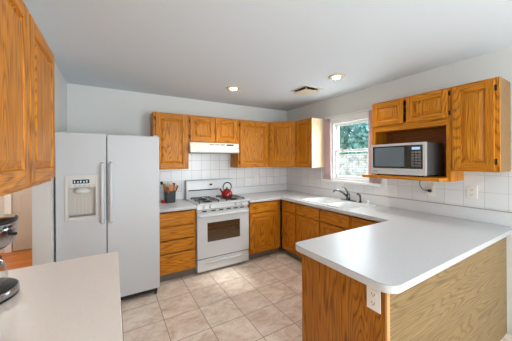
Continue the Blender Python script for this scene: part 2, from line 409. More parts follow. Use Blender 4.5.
# window over the sink
w = thing('window_1', (.03, -1.43, wz0), None, None); w['kind'] = 'structure'
mb = MB()
a0, a1, b0, b1 = wy0+.001, wy1-.001, wz0+.001, wz1-.001
mb.box(.0, a0, b0, .11, a0+.035, b1).box(.0, a1-.035, b0, .11, a1, b1).box(.0, a0+.035, b1-.04, .11, a1-.035, b1).box(.0, a0+.035, b0, .11, a1-.035, b0+.03)
mb.build('frame', VINYLW, w, .002)
def sash(nm, x, z0, z1, t):
    y0, y1 = a0+.036, a1-.036
    mb = MB().box(x, y0, z0, x+.026, y0+t, z1).box(x, y1-t, z0, x+.026, y1, z1).box(x, y0+t, z1-t, x+.026, y1-t, z1).box(x, y0+t, z0, x+.026, y1-t, z0+t)
    s = mb.build(nm, VINYLW, w, .002)
    MB().box(x+.010, y0+t, z0+t, x+.014, y1-t, z1-t).build('pane', PANE, s)
    return s
zm = 1.605
s1 = sash('upper_sash', .064, zm, b1-.041, .036); s2 = sash('lower_sash', .034, b0+.031, zm+.034, .034)
MB().box(.022, -1.46, zm+.002, .034, -1.40, zm+.018).build('sash_lock', VINYLW, s2, .002)
# casing and sill
mb = MB().box(-.018, wy1, wz0, 0, wy1+.05, wz1+.05).box(-.018, wy0-.05, wz0, 0, wy0, wz1+.05).box(-.018, wy0, wz1, 0, wy1, wz1+.05)
mb.build('casing', TRIMW, w, .003)
MB().box(-.05, -1.90, 1.152, 0, -.925, 1.184).build('sill', TRIMW, w, .004)

# ------------------------------------------------------------------ cabinets
# a door or drawer front is drawn in a local frame: u along its width, z up, n out of the face
def face_matrix(origin, udir, ndir):
    u = Vector(udir).normalized(); n = Vector(ndir).normalized()
    return Matrix(((u.x, n.x, 0, origin[0]), (u.y, n.y, 0, origin[1]), (u.z, n.z, 1, origin[2]), (0,0,0,1)))
def haxis(u): return 0 if abs(u[0]) > abs(u[1])+1e-6 else 1
def panel_door(par, M, u0, u1, z0, z1, hm, rail=.056, t=.019, name='door', arch=False):
    mb = MB(); mb.M = M
    mb.slot = 0
    mb.box(u0, 0, z0, u0+rail, t, z1).box(u1-rail, 0, z0, u1, t, z1)
    mb.slot = 1
    mb.box(u0+rail, 0, z0, u1-rail, t, z0+rail).box(u0+rail, 0, z1-rail, u1-rail, t, z1)
    mb.slot = 0
    rings = [(rail-.001, t-.001), (rail+.003, t-.013), (rail+.010, t-.0135), (rail+.034, t-.003), (rail+.036, t-.0005)]
    vs = []; bm = mb.bm
    for q, dpt in rings:
        vs.append([bm.verts.new((a, dpt, b)) for a, b in ((u0+q, z0+q), (u1-q, z0+q), (u1-q, z1-q), (u0+q, z1-q))])
    for A, B in zip(vs, vs[1:]):
        for i in range(4): bm.faces.new((A[i], A[(i+1) % 4], B[(i+1) % 4], B[i]))
    bm.faces.new(vs[-1]); mb._fin([v for r in vs for v in r])
    o = mb.build(name, [OAK[2], hm], par, .0022)
    return o
def drawer_front(par, M, u0, u1, z0, z1, hm, t=.019, name='drawer'):
    mb = MB(); mb.M = M
    bm = mb.bm; rings = [(.010, 0), (.010, .004), (0, .010), (0, t-.004), (.004, t-.001), (.008, t)]; vs = []
    for q, dpt in rings: vs.append([bm.verts.new((a, dpt, b)) for a, b in ((u0+q, z0+q), (u1-q, z0+q), (u1-q, z1-q), (u0+q, z1-q))])
    bm.faces.new(vs[0][::-1])
    for A, B in zip(vs, vs[1:]):
        for i in range(4): bm.faces.new((A[i], A[(i+1) % 4], B[(i+1) % 4], B[i]))
    bm.faces.new(vs[-1]); mb._fin([v for r in vs for v in r])
    return mb.build(name, [hm], par)
def hinges(door, M, u, z0, z1, side):
    for z in (z0+.065, z1-.065):
        mb = MB(); mb.M = M
        mb.box(u, -.0005, z-.024, u+.012*side, .0065, z+.024).cyl((u, .012, z-.02), (u, .012, z+.02), .005, n=8)
        mb.build('hinge', HINGE, door)
def carcass(par, x0, x1, y0, y1, z0, z1, face, toe=False, mats=None, top=True, solid_back=True, t=.018):
    """hollow box cabinet; face is '-y', '-x', '+x' : the side the fronts hang on (face frame .019)"""
    m = mats or [OAK[2]]
    mb = MB()
    if face == '-y':
        mb.box(x0, y0+.019, z0, x0+t, y1, z1).box(x1-t, y0+.019, z0, x1, y1, z1).box(x0+t, y1-.008, z0, x1-t, y1, z1).box(x0+t, y0+.019, z0, x1-t, y1-.008, z0+t)
        if top: mb.box(x0+t, y0+.019, z1-t, x1-t, y1-.008, z1)
    else:
        xa, xb = (x0+.019, x1) if face == '-x' else (x0, x1-.019)
        mb.box(xa, y0, z0, xb, y0+t, z1).box(xa, y1-t, z0, xb, y1, z1)
        if face == '-x': mb.box(xb-.008, y0+t, z0, xb, y1-t, z1)
        else: mb.box(xa, y0+t, z0, xa+.008, y1-t, z1)
        mb.box(xa+.008, y0+t, z0, xb-.008, y1-t, z0+t)
        if top: mb.box(xa+.008, y0+t, z1-t, xb-.008, y1-t, z1)
    o = mb.build('body', m, par, .001)
    return o
def face_frame(par, M, w, z0, z1, stiles, rails, hm, t=.019, rt=None):
    """stiles: list of (u0,u1); rails: list of (z0,z1) over whole width between outer stiles"""
    mb = MB(); mb.M = M
    mb.slot = 0
    for a, b in stiles: mb.box(a, 0, z0, b, t, z1)
    mb.slot = 1
    for (ua, ub, za, zb) in rails: mb.box(ua, 0, za, ub, rt or t, zb)
    return mb.build('face_frame', [OAK[2], hm], par, .0008)

D = .019
def upper_back(x0, x1, z0, z1, doors, label, hinge_sides, group=None):
    c = thing('wall_cabinet', ((x0+x1)/2, -.15, z0), label, 'cabinet', group)
    yf = -.305+D     # face frame front
    carcass(c, x0, x1, yf, -.009 if z0 < 1.74 else -.009, z0, z1, '-y')
    M = face_matrix((x0, yf+D, 0), (1,0,0), (0,-1,0)); w_ = x1-x0
    st = [(0, .035), (w_-.035, w_)]
    if len(doors) == 2: st.append((w_/2-.02, w_/2+.02))
    ins = sorted(st)
    rl = []
    for (a, b), (c_, d_) in zip(ins, ins[1:]): rl += [(b, c_, z0, z0+.035), (b, c_, z1-.04, z1)]
    face_frame(c, M, w_, z0, z1, st, rl, OAK[0])
    M2 = face_matrix((x0, yf, 0), (1,0,0), (0,-1,0))
    for (a, b), hs in zip(doors, hinge_sides):
        dd = panel_door(c, M2, a-x0, b-x0, z0+.018, z1-.022, OAK[0])
        if hs: hinges(dd, M2, (a-x0-.001) if hs < 0 else (b-x0+.001), z0+.018, z1-.022, hs)
    return c
UG = 'oak wall cabinets along the back wall'
upper_back(-2.434, -1.975, 1.372, 2.134, [(-2.405, -2.005)], 'single-door honey oak wall cabinet above the counter between fridge and range hood', [-1], UG)
upper_back(-1.973, -1.202, 1.748, 2.134, [(-1.952, -1.60), (-1.572, -1.224)], 'short two-door oak wall cabinet directly above the white range hood', [-1, 1], UG)
upper_back(-1.200, -.612, 1.372, 2.134, [(-1.168, -.645)], 'wide single-door oak wall cabinet just right of the range hood', [-1], UG)

# diagonal corner cabinet
c = thing('corner_wall_cabinet', (-.25, -.25, 1.372), 'oak corner wall cabinet with one diagonal door where the two tiled walls meet', 'cabinet')
q = .0135
mb = MB().prism([(-.610, -.009), (-.610, -.305+.027), (-.305+.027, -.610), (-.009, -.610), (-.009, -.009)], 1.372, 2.134)
mb.build('body', OAK[2], c, .001)
s2_ = math.sqrt(.5); wd = .47
o0 = Vector((-.610, -.278, 0)); ud = Vector((s2_, -s2_, 0)); nd = Vector((-s2_, -s2_, 0))
Md = face_matrix(o0, ud, nd)
panel_door(c, Md, .022, wd-.022, 1.388, 2.112, OAK[0], t=.019)

# cabinet between the corner and the window
c = thing('wall_cabinet', (-.15, -.79, 1.372), 'narrow oak wall cabinet beside the sink window with an end panel coloured pale for window light', 'cabinet')
MB().box(-.286+D, -.955, 1.372, -.009, -.612, 2.134).build('body', OAK[2], c, .001)
MB().box(-.286, -.972, 1.372, -.013, -.9555, 2.134).build('end_panel', OAK_DAYLIT, c, .001, label='end panel coloured pale for window light')
Mr = face_matrix((-.286+D, -.612, 0), (0,-1,0), (-1,0,0)); w_ = .343
face_frame(c, Mr, w_, 1.372, 2.134, [(0,.03),(w_-.03,w_)], [(.03,w_-.03,1.372,1.407),(.03,w_-.03,2.094,2.134)], OAK[1])
panel_door(c, face_matrix((-.286, -.612, 0), (0,-1,0), (-1,0,0)), .018, w_-.006, 1.388, 2.112, OAK[1], rail=.05)
MB().box(-.292, -.975, 1.372, -.2865, -.9565, 2.134).build('end_stile', OAK[2], c, .001)

# microwave cabinet: two short doors over an open niche with a shelf
Y0, Y1 = -1.958, -2.716
c = thing('microwave_cabinet', (-.15, (Y0+Y1)/2, 1.285), 'oak wall cabinet with two short doors above an open niche for the microwave', 'cabinet')
mb = MB(); t = .018; xf = -.286
mb.box(xf+D, Y0-t, 1.285, -.009, Y0, 2.134).box(xf+D, Y1, 1.285, -.009, Y1+t, 2.134).box(xf+D, Y1+t, 2.116, -.009, Y0-t, 2.134)
mb.box(xf+D, Y1+t, 1.805, -.009, Y0-t, 1.823).box(xf+D, Y1+t, 1.285, -.009, Y0-t, 1.303)
mb.build('body', OAK[2], c, .001)
MB().box(-.016, Y1+t, 1.304, -.0095, Y0-t, 1.804).build('niche_back', OAK_DARK, c, label='darker brown back board of the niche')
Mr = face_matrix((xf+D, Y0, 0), (0,-1,0), (-1,0,0)); w_ = Y0-Y1
face_frame(c, Mr, w_, 1.285, 2.134, [(0,.036),(w_-.036,w_)], [(.036,w_-.036,2.10,2.134),(.036,w_-.036,1.80,1.875),(.036,w_-.036,1.285,1.303)], OAK[1])
MB().box(xf, Y0-.0365-.34, 1.876, xf+D, Y0-.0365-.36, 2.099).build('mullion', OAK[2], c)
Mr = face_matrix((xf, Y0, 0), (0,-1,0), (-1,0,0))
for a, b, hs in ((.018, .352, 1), (.388, .742, 1)):
    dd = panel_door(c, Mr, a, b, 1.866, 2.118, OAK[1], rail=.05)
    for z in ((1.905, 2.08) if a > .3 else ()):
        mb = MB(); mb.M = Mr; mb.box(b+.001, -.0005, z-.02, b+.012, .0065, z+.02).cyl((b+.004, .010, z-.018), (b+.004, .010, z+.018), .0045, n=8).build('hinge', HINGE, dd)
MB().box(-.305, -2.679, 1.304, -.02, -1.995, 1.322).box(-.475, -2.700, 1.292, -.306, -1.955, 1.322).build('shelf', OAK[1], c, .004)

# tall cabinet at the right edge
Y2, Y3 = -2.718, -3.031
c = thing('wall_cabinet', (-.15, -2.875, 1.382), 'tall single-door oak wall cabinet right of the microwave niche', 'cabinet')
MB().box(xf+D, Y3, 1.382, -.009, Y2, 2.134).build('body', oak('oak_side_veneer', 2, lin(160,124,74), lin(140,104,58), lin(100,70,36)), c, .001)
w_ = Y2-Y3
Mr = face_matrix((xf+D, Y2, 0), (0,-1,0), (-1,0,0))
face_frame(c, Mr, w_, 1.382, 2.134, [(0,.03),(w_-.03,w_)], [(.03,w_-.03,1.382,1.417),(.03,w_-.03,2.094,2.134)], OAK[1])
Mr = face_matrix((xf, Y2, 0), (0,-1,0), (-1,0,0))
dd = panel_door(c, Mr, .016, w_-.028, 1.40, 2.116, OAK[1], rail=.054)
hinges(dd, Mr, w_-.027, 1.40, 2.116, 1)

# left wall cabinet near the camera
c = thing('wall_cabinet', (-3.35, -2.35, 1.372), 'large oak wall cabinet with two tall doors above the near left counter', 'cabinet')
xf = -3.184-D
Yl0, Yl1 = -2.93, -1.80
MB().box(-3.499, Yl0, 1.372, xf-D, Yl1, 2.134).build('body', OAK[2], c, .001)
Mr = face_matrix((xf-D, Yl0, 0), (0,1,0), (1,0,0)); w_ = Yl1-Yl0; um = -2.298-Yl0
face_frame(c, Mr, w_, 1.372, 2.134, [(0,.04),(w_-.04,w_),(um-.02,um+.02)], [(.04,um-.02,1.372,1.41),(.04,um-.02,2.096,2.134),(um+.02,w_-.04,1.372,1.41),(um+.02,w_-.04,2.096,2.134)], OAK[1])
Mr = face_matrix((xf, Yl0, 0), (0,1,0), (1,0,0))
panel_door(c, Mr, .02, um-.008, 1.395, 2.118, OAK[1], rail=.06)
panel_door(c, Mr, um+.010, w_-.006, 1.395, 2.118, OAK[1], rail=.06)

# ---------- base cabinets
BZ0, BZ1 = .10, .873
# drawer base left of the stove
c = thing('drawer_cabinet', (-2.2, -.3, 0), 'oak base cabinet with four stacked drawers between the fridge and the stove', 'cabinet')
x0, x1 = -2.425, -1.975; yf = -.610+D
carcass(c, x0, x1, yf, -.009, BZ0, BZ1, '-y', top=False)
M = face_matrix((x0, yf+D, 0), (1,0,0), (0,-1,0)); w_ = x1-x0
face_frame(c, M, w_, BZ0, BZ1, [(0,.03),(w_-.03,w_)], [(.03,w_-.03,a,b) for a, b in ((.1,.12),(.34,.365),(.505,.53),(.67,.695),(.855,.873))], OAK[0], rt=.006)
M = face_matrix((x0, yf, 0), (1,0,0), (0,-1,0))
for z0, z1 in ((.108,.344),(.360,.506),(.522,.674),(.690,.850)): drawer_front(c, M, .012, w_-.020, z0, z1, OAK[0])
MB().box(x0, -.53, 0, x1, -.515, .0995).build('toe_kick', TOE, c)
# base right of the stove
c = thing('base_cabinet', (-.9, -.3, 0), 'oak base cabinet with one drawer over one door just right of the stove', 'cabinet')
x0, x1 = -1.180, -.612
carcass(c, x0, x1, yf, -.009, BZ0, BZ1, '-y', top=False)
M = face_matrix((x0, yf+D, 0), (1,0,0), (0,-1,0)); w_ = x1-x0
face_frame(c, M, w_, BZ0, BZ1, [(0,.03),(w_-.085,w_)], [(.03,w_-.085,a,b) for a, b in ((.1,.12),(.67,.71),(.855,.873))], OAK[0])
M = face_matrix((x0, yf, 0), (1,0,0), (0,-1,0))
drawer_front(c, M, .010, w_-.070, .704, .850, OAK[0]); panel_door(c, M, .010, w_-.070, .115, .690, OAK[0])
MB().box(x0, -.53, 0, x1, -.515, .0995).build('toe_kick', TOE, c)
# corner base
xf = -.610+D
def base_right(y_far, y_near, fronts, label, name='base_cabinet'):
    c = thing(name, (-.3, (y_far+y_near)/2, 0), label, 'cabinet')
    carcass(c, xf, -.009, y_near, y_far, BZ0, BZ1, '-x', top=False)
    Mf = face_matrix((xf+D, y_far, 0), (0,-1,0), (-1,0,0)); w_ = y_far-y_near
    st = [(0, .1 if len(fronts) == 1 and y_far > -.7 else .025),(w_-.025,w_)] + ([(w_/2-.02, w_/2+.02)] if len(fronts) > 1 else [])
    ins = sorted(st); rl = []
    for (a, b), (e, f) in zip(ins, ins[1:]): rl += [(b, e, za, zb) for za, zb in ((.1,.12),(.67,.71),(.855,.873))]
    face_frame(c, Mf, w_, BZ0, BZ1, st, rl, OAK[1], rt=.010)
    Mf = face_matrix((xf, y_far, 0), (0,-1,0), (-1,0,0))
    for ya, yb in fronts:
        drawer_front(c, Mf, y_far-ya, y_far-yb, .704, .850, OAK[1]); panel_door(c, Mf, y_far-ya, y_far-yb, .115, .690, OAK[1], rail=.05)
    MB().box(-.53, y_near, 0, -.515, y_far, .0995).build('toe_kick', TOE, c)
    return c
c = base_right(-.614, -.962, [(-.700, -.950)], 'narrow oak base cabinet in the corner with small drawer and slim door', 'corner_base_cabinet')
base_right(-.964, -1.900, [(-.982, -1.420), (-1.452, -1.885)], 'oak sink base cabinet with two false drawer fronts and two doors under the sink', 'sink_cabinet')
base_right(-1.902, -2.420, [(-1.925, -2.395)], 'oak base cabinet between the sink cabinet and the peninsula')

# peninsula cabinet
c = thing('peninsula_cabinet', (-.9, -2.72, 0), 'oak peninsula base cabinet at right with dark end panel and wide tan veneer back', 'cabinet')
MB().box(-1.770, -2.990, .0, -.002, -2.4225, BZ1).build('body', OAK[2], c)
MB().box(-1.790, -2.998, .0, -1.7705, -2.440, BZ1).build('end_panel', OAK_SHADED, c, .001, label='oak end panel coloured dark as if in shade')
MB().box(-1.7695, -3.000, .0, -.002, -2.9905, BZ1).build('back_panel', OAK_BACK, c, .0005, label='tan oak veneer back panel with long horizontal cathedral grain')
MB().box(-1.795, -3.010, .0, -1.770, -2.9985, BZ1).build('corner_trim', mat('corner_moulding', lin(206,150,96), .45), c, .003)
MB().box(-1.796, -2.4395, .0, -1.7705, -2.425, BZ1).build('corner_trim', OAK_SHADED, c, .002)
# near left base cabinet
c = thing('base_cabinet', (-3.2, -2.6, 0), 'base cabinet below the near left counter, mostly hidden by its top', 'cabinet')
MB().box(-3.498, -3.30, .0, -2.90, -1.915, BZ1).build('body', OAK[2], c, .001)

# ------------------------------------------------------------------ countertops
CZ0, CZ1 = .874, .914
def seam_line(par, pts, z=CZ1-.0012, r=.0011):
    MB().tube([(x, y, z) for x, y in pts], r, n=6).build('edge_seam', SEAM, par, label='thin dark seam line along the front edge')
c = thing('countertop', (-1.0, -2.7, CZ0), 'long white laminate countertop running around the sink corner and over the peninsula', 'countertop')
outer = fillet([(-1.183,-.002),(-1.183,-.645),(-.645,-.645),(-.645,-2.365),(-1.828,-2.365),(-1.828,-3.052),(-.002,-3.052),(-.002,-.002)], [0,.004,.03,.03,.055,.075,0,0], 10)
sx0, sx1, sy0, sy1 = -.590, -.055, -1.875, -1.030
holed('top', outer, [rrect(sx0+.014, sy0+.014, sx1-.014, sy1-.014, .04)], CZ0, CZ1, COUNTER, c, .003)
seam_line(c, [(x, y) for x, y in outer[1:-2]] + [(-.03, -3.0525)])
c_bs = MB().box(-.022, -3.045, CZ1+.0005, -.0085, -.022, 1.033).box(-1.181, -.022, CZ1+.0005, -.0085, -.0085, 1.033).build('backsplash', SPLASH, c, .003)
MB().box(-.0225, -3.045, 1.0332, -.0085, -.022, 1.036).box(-1.181, -.0225, 1.0332, -.0085, -.0085, 1.036).build('caulk_line', SEAM, c)
c = thing('countertop', (-2.2, -.3, CZ0), 'short white laminate countertop between fridge and stove holding the utensil crock', 'countertop')
holed('top', [(-2.432,-.002),(-2.432,-.645),(-1.972,-.645),(-1.972,-.002)], [], CZ0, CZ1, COUNTER, c, .003)
MB().box(-2.432, -.022, CZ1+.0005, -1.974, -.0085, 1.033).build('backsplash', SPLASH, c, .003)
c = thing('countertop', (-3.2, -2.6, CZ0), 'white laminate countertop in the near left corner under the coffee maker', 'countertop')
outl = fillet([(-3.499,-3.32),(-2.862,-3.32),(-2.862,-1.890),(-3.499,-1.890)], [0,.01,.006,0], 4)
COUNTER_LIT = speckle_mat('white_laminate_lit', lin(238,226,216), lin(232,219,208), .3)  # white laminate again, brightened and warmed for the stronger light at left
holed('top', outl, [], CZ0, CZ1, COUNTER_LIT, c, .003)

# ------------------------------------------------------------------ sink, faucet, sprayer, soap
c = thing('sink', (-.32, -1.45, CZ1), 'white double-bowl drop-in sink below the window', 'sink')
ym = -1.50
bowls = [(sx0+.035, ym+.015, sx1-.085, sy1-.035), (sx0+.035, sy0+.035, sx1-.085, ym-.015)]
holed('rim', rrect(sx0, sy0, sx1, sy1, .04), [rrect(*b, .05) for b in bowls], CZ1+.0006, CZ1+.011, SINKM, c, .004)
for b in bowls:
    mb = MB(); bm = mb.bm; rings = []
    for ins, z, r in ((0, CZ1+.004, .05), (.004, CZ1-.02, .05), (.012, CZ1-.14, .05), (.035, CZ1-.165, .045), (.09, CZ1-.17, .03)):
        rings.append([bm.verts.new((x, y, z)) for x, y in rrect(b[0]+ins, b[1]+ins, b[2]-ins, b[3]-ins, r)])
    for A, B in zip(rings, rings[1:]):
        for i in range(len(A)): bm.faces.new((A[i], A[(i+1) % len(A)], B[(i+1) % len(A)], B[i]))
    bm.faces.new(rings[-1])
    o = mb.build('bowl', SINKM, c, smooth=True); sm = o.modifiers.new('wall', 'SOLIDIFY'); sm.thickness = .003; sm.offset = -1
    MB().lathe((b[0]+b[2])/2, (b[1]+b[3])/2, [(0, CZ1-.168), (.03, CZ1-.168), (.042, CZ1-.1665), (.044, CZ1-.1695)]).build('drain', CHROME, o)
zt = CZ1+.0115
c = thing('faucet', (-.10, -1.475, zt), 'chrome single-lever kitchen faucet with curved spout behind the sink', 'faucet')
MB().prism(rrect(-.125, -1.600, -.075, -1.350, .024), zt, zt+.012).build('base_plate', NICKEL, c, .003)
MB().lathe(-.10, -1.475, [(.0, zt+.0125), (.028, zt+.0125), (.026, zt+.05), (.024, zt+.085), (.018, zt+.10), (0, zt+.104)]).build('body', NICKEL, c)
pts = []
for k in range(13):
    a = k/12; pts.append((-.11-.19*a, -1.465+.06*a, zt+.055+.085*math.sin(a*PI*.62)+.01*a))
pts.append((-.308, -1.403, pts[-1][2]-.022))
MB().tube(pts, [.015]*4+[.013]*8+[.014, .014], 12).build('spout', NICKEL, c)
MB().tube([(-.10,-1.475,zt+.095),(-.105,-1.455,zt+.14),(-.115,-1.425,zt+.172),(-.12,-1.395,zt+.182)], [.012,.009,.008,.009], 10).build('lever', NICKEL, c)
c = thing('side_sprayer', (-.10, -1.665, zt), 'small chrome sink sprayer standing right of the faucet', 'sprayer')
MB().lathe(-.10, -1.665, [(0, zt), (.022, zt), (.02, zt+.012), (.012, zt+.02), (.012, zt+.03), (0, zt+.03)]).build('holder', NICKEL, c)
MB().tube([(-.10,-1.665,zt+.031),(-.10,-1.665,zt+.06),(-.103,-1.66,zt+.095),(-.125,-1.65,zt+.112),(-.145,-1.643,zt+.108)], [.010,.012,.014,.013,.010], 10).build('spray_head', NICKEL, c)
c = MB().lathe(-.09, -1.765, [(0, zt), (.018, zt), (.018, zt+.03), (.015, zt+.045), (0, zt+.05)]).build('soap_dispenser_cap', SINKM)
tag(c, 'small white cap on the sink deck right of the sprayer', 'cap')

# ------------------------------------------------------------------ refrigerator
fx0, fx1, fy, fz = -3.343, -2.444, -.81, 1.760; seam = -2.943
F = thing('refrigerator', (-2.9, -.42, 0), 'tall white side-by-side refrigerator with ice dispenser beside the left wall', 'refrigerator')
MB().box(fx0+.004, fy+.075, .03, fx1-.004, -.04, fz-.012).build('body', APPL, F, .004)
MB().box(fx0+.01, fy+.062, .06, fx1-.01, fy+.0745, fz-.02).build('door_gasket', GAP, F)
# freezer door with a recess for the dispenser
dx0, dx1, dz0, dz1 = -3.255, -3.030, .955, 1.240
mb = MB(); y0, y1 = fy, fy+.061
mb.box(fx0, y0, .075, dx0, y1, fz).box(dx1, y0, .075, seam-.003, y1, fz).box(dx0, y0, .075, dx1, y1, dz0).box(dx0, y0, dz1, dx1, y1, fz).box(dx0, y1-.008, dz0, dx1, y1, dz1)
bmesh.ops.remove_doubles(mb.bm, verts=mb.bm.verts, dist=1e-5)
fd = mb.build('freezer_door', APPL, F)
MB().box(seam+.003, y0, .075, fx1, y1, fz).build('refrigerator_door', APPL, F, .010, segs=4)
rd = [o for o in F.children if o.name.startswith('refrigerator_door')][0]
ds = MB()
ds.box(dx0-.022, fy-.012, dz0-.03, dx0+.006, fy-.0005, 1.355).box(dx1-.006, fy-.012, dz0-.03, dx1+.022, fy-.0005, 1.355).box(dx0+.006, fy-.012, dz0-.03, dx1-.006, fy-.0005, dz0).box(dx0+.006, fy-.012, dz1, dx1-.006, fy-.0005, 1.355)
dp = ds.build('dispenser', CREAM, fd, .003)
MB().box(dx0+.001, y1-.014, dz0+.001, dx1-.001, y1-.0085, dz1-.001).build('recess_back', CREAMD, fd)
mb = MB()
for k in range(5): mb.box(dx0+.05+k*.03, y1-.016, dz0+.02, dx0+.053+k*.03, y1-.0142, dz1-.1)
mb.build('recess_ribs', CREAM, fd)
MB().box(-3.215, fy-.0145, 1.275, -3.085, fy-.0125, 1.312).build('display', DISPK, fd)
mb = MB()
for k in range(5): mb.box(-3.206+k*.024, fy-.0155, 1.284, -3.196+k*.024+(.004 if k % 2 else 0), fy-.0147, 1.303-(.006 if k % 2 else 0))
mb.build('display_symbols', DIGIT, fd)
for k in range(6): MB().cyl((-3.235+k*.037, fy-.0125, 1.256), (-3.235+k*.037, fy-.0155, 1.256), .004, n=10).build('button', GREYP, fd)
MB().lathe(-3.142, fy+.016, [(0, 1.175), (.045, 1.178), (.062, 1.195), (.06, 1.205), (.035, 1.238), (0, 1.238)], sy=.35).build('chute', CREAM, fd)
MB().box(dx0+.012, fy+.002, dz0+.002, dx1-.012, fy+.045, dz0+.012).build('drip_tray', GREYP, fd, .002)
def fhandle(x, par, b):
    ya = fy-.052
    mb = MB(); pts = [(x, fy-.001, .875), (x, fy-.03, .885), (x, ya, .93), (x, ya, 1.15), (x, ya, 1.40), (x, fy-.03, 1.455), (x, fy-.001, 1.465)]
    mb.tube(pts, [.017,.017,.016,.015,.016,.017,.017], 14)
    mb.build('handle', APPLS, par)
fhandle(-2.978, fd, 0); fhandle(-2.906, rd, 0)
MB().box(fx0+.02, fy+.045, .022, fx1-.02, fy+.07, .072).build('toe_grille', RUBBER, F)
for x in (fx0+.03, fx1-.05): MB().cyl((x, fy+.04, .018), (x+.022, fy+.04, .018), .018, n=16).build('wheel', RUBBER, F)
for x in (fx0+.04, fx1-.05): MB().box(x, fy+.02, fz+.0005, x+.035, fy+.10, fz+.013).build('hinge_cap', APPL, F, .003)

# ------------------------------------------------------------------ stove
X0, X1 = -1.962, -1.196; yF = -.62
St = thing('stove', (-1.58, -.32, 0), 'white freestanding gas stove with dark oven window below the range hood', 'stove')
MB().box(X0+.002, yF+.045, .03, X1-.002, -.03, .895).build('body', APPL, St, .002)
mb = MB().prism([(yF+.012, .838), (yF+.002, .846), (yF+.012, .905), (yF+.044, .905), (yF+.044, .838)], X0+.004, X1-.004, axis='x')
cp = mb.build('control_panel', APPLS, St, .003)
MB().box(X0, -.645, .9055, X1, -.09, .922).build('cooktop', APPLS, St, .006, segs=3)
bg_ = MB().prism([(-.092, .896), (-.105, 1.05), (-.085, 1.185), (-.065, 1.196), (-.024, 1.196), (-.024, .896)], X0+.003, X1-.003, axis='x').build('backguard', APPLS, St, .006, segs=3)
MB().box(X0+.03, -.110, 1.034, X1-.26, -.1045, 1.050).build('trim_line', BLACK, bg_)
MB().box(-1.62, -.108, 1.095, -1.53, -.093, 1.140).build('clock_panel', CREAM, bg_, .001)
MB().box(-1.605, -.110, 1.105, -1.56, -.1082, 1.130).build('clock_display', DISPK, bg_)
# burners and grates
for k, gx in enumerate((-1.775, -1.385)):
    mb = MB(); z0 = .9225; zt_ = .948; x_a, x_b, y_a, y_b = gx-.135, gx+.135, -.575, -.165; ymid = (y_a+y_b)/2
    for x in (x_a, x_b): mb.box(x-.005, y_a, zt_-.010, x+.005, y_b, zt_)
    for y in (y_a, ymid, y_b): mb.box(x_a+.005, y-.005, zt_-.010, x_b-.005, y+.005, zt_)
    for y in ((y_a+ymid)/2, (ymid+y_b)/2):
        mb.box(x_a+.005, y-.005, zt_-.009, gx-.035, y+.005, zt_+.002).box(gx+.035, y-.005, zt_-.009, x_b-.005, y+.005, zt_+.002)
        mb.box(gx-.005, y+.035, zt_-.009, gx+.005, y+.097, zt_+.002).box(gx-.005, y-.097, zt_-.009, gx+.005, y-.035, zt_+.002)
    for x in (x_a, x_b):
        for y in (y_a+.01, ymid, y_b-.01): mb.box(x-.007, y-.007, z0, x+.007, y+.007, zt_-.010)
    mb.build('grate', IRON, St, .0015)
    for y in ((y_a+ymid)/2, (ymid+y_b)/2):
        MB().lathe(gx, y, [(0, .9225), (.075, .9225), (.07, .9255), (.05, .926), (.045, .9225+.014), (.03, .9225+.016), (0, .9225+.017)]).build('burner', [IRON], St)
for x in (-1.862, -1.775, -1.400, -1.305):
    mb = MB(); n = Vector((0, -.985, .167)).normalized(); p = Vector((x, yF+.007, .872))
    mb.cyl(p, p+n*.014, .021, .019, 24).cyl(p+n*.0142, p+n*.032, .015, .013, 20)
    mb.build('knob', CREAM, St, .001)
# vents row, oven door, window, handle, drawer
MB().box(X0+.012, yF+.016, .806, X1-.012, yF+.044, .832).build('vent_strip', mat('vent_strip_grey', lin(206,206,204), .5), St)
for x in (-1.86, -1.73, -1.62, -1.51, -1.40, -1.30): MB().box(x-.032, yF+.0145, .811, x+.032, yF+.0158, .826).build('vent_slot', BLACK, St)
wx0, wx1, wz0_, wz1_ = -1.823, -1.342, .410, .664
mb = MB().box(X0+.004, yF, .205, wx0, yF+.042, .802).box(wx1, yF, .205, X1-.004, yF+.042, .802).box(wx0, yF, .205, wx1, yF+.042, wz0_).box(wx0, yF, wz1_, wx1, yF+.042, .802)
bmesh.ops.remove_doubles(mb.bm, verts=mb.bm.verts, dist=1e-5)
od = mb.build('oven_door', APPLS, St)
ow = MB().box(wx0+.0005, yF+.003, wz0_+.0005, wx1-.0005, yF+.008, wz1_-.0005).build('oven_window', GLASSD, od)
mb = MB()
for z in (.48, .56, .60): mb.box(wx0+.02, yF+.001, z-.0015, wx1-.02, yF+.0026, z+.0015)
mb.build('rack_lines', mat('rack_glimpse', lin(92,72,52), .4), od)
hz = .768
pts = [(X0+.03, yF-.0005, hz), (X0+.032, yF-.028, hz), (X0+.06, yF-.045, hz)] + [(X0+.06+(X1-X0-.12)*k/8, yF-.047, hz) for k in range(1, 8)] + [(X1-.06, yF-.045, hz), (X1-.032, yF-.028, hz), (X1-.03, yF-.0005, hz)]
MB().tube(pts, .0165, 12).build('oven_handle', APPLS, od)
sd = MB().box(X0+.004, yF+.002, .035, X1-.004, yF+.044, .192).build('storage_drawer', APPLS, St, .005, segs=3)
pts = [(X0+.10+(X1-X0-.20)*k/10, yF-.010+.008*abs(k-5)/5, .135+.010*(1-((k-5)/5)**2)) for k in range(11)]
MB().tube(pts, [.004]+[.012]*9+[.004], 10).build('drawer_pull', APPLS, sd)
MB().box(X0+.006, yF+.012, .1925, X1-.006, yF+.0445, .2045).build('gap_shade_strip', GAP, St)  # dark strip standing for the shade in the open gap above the drawer
for x in (X0+.05, X1-.05):
    for y in (yF+.08, -.1): MB().cyl((x, y, 0), (x, y, .0298), .016, n=12).build('foot', RUBBER, St)

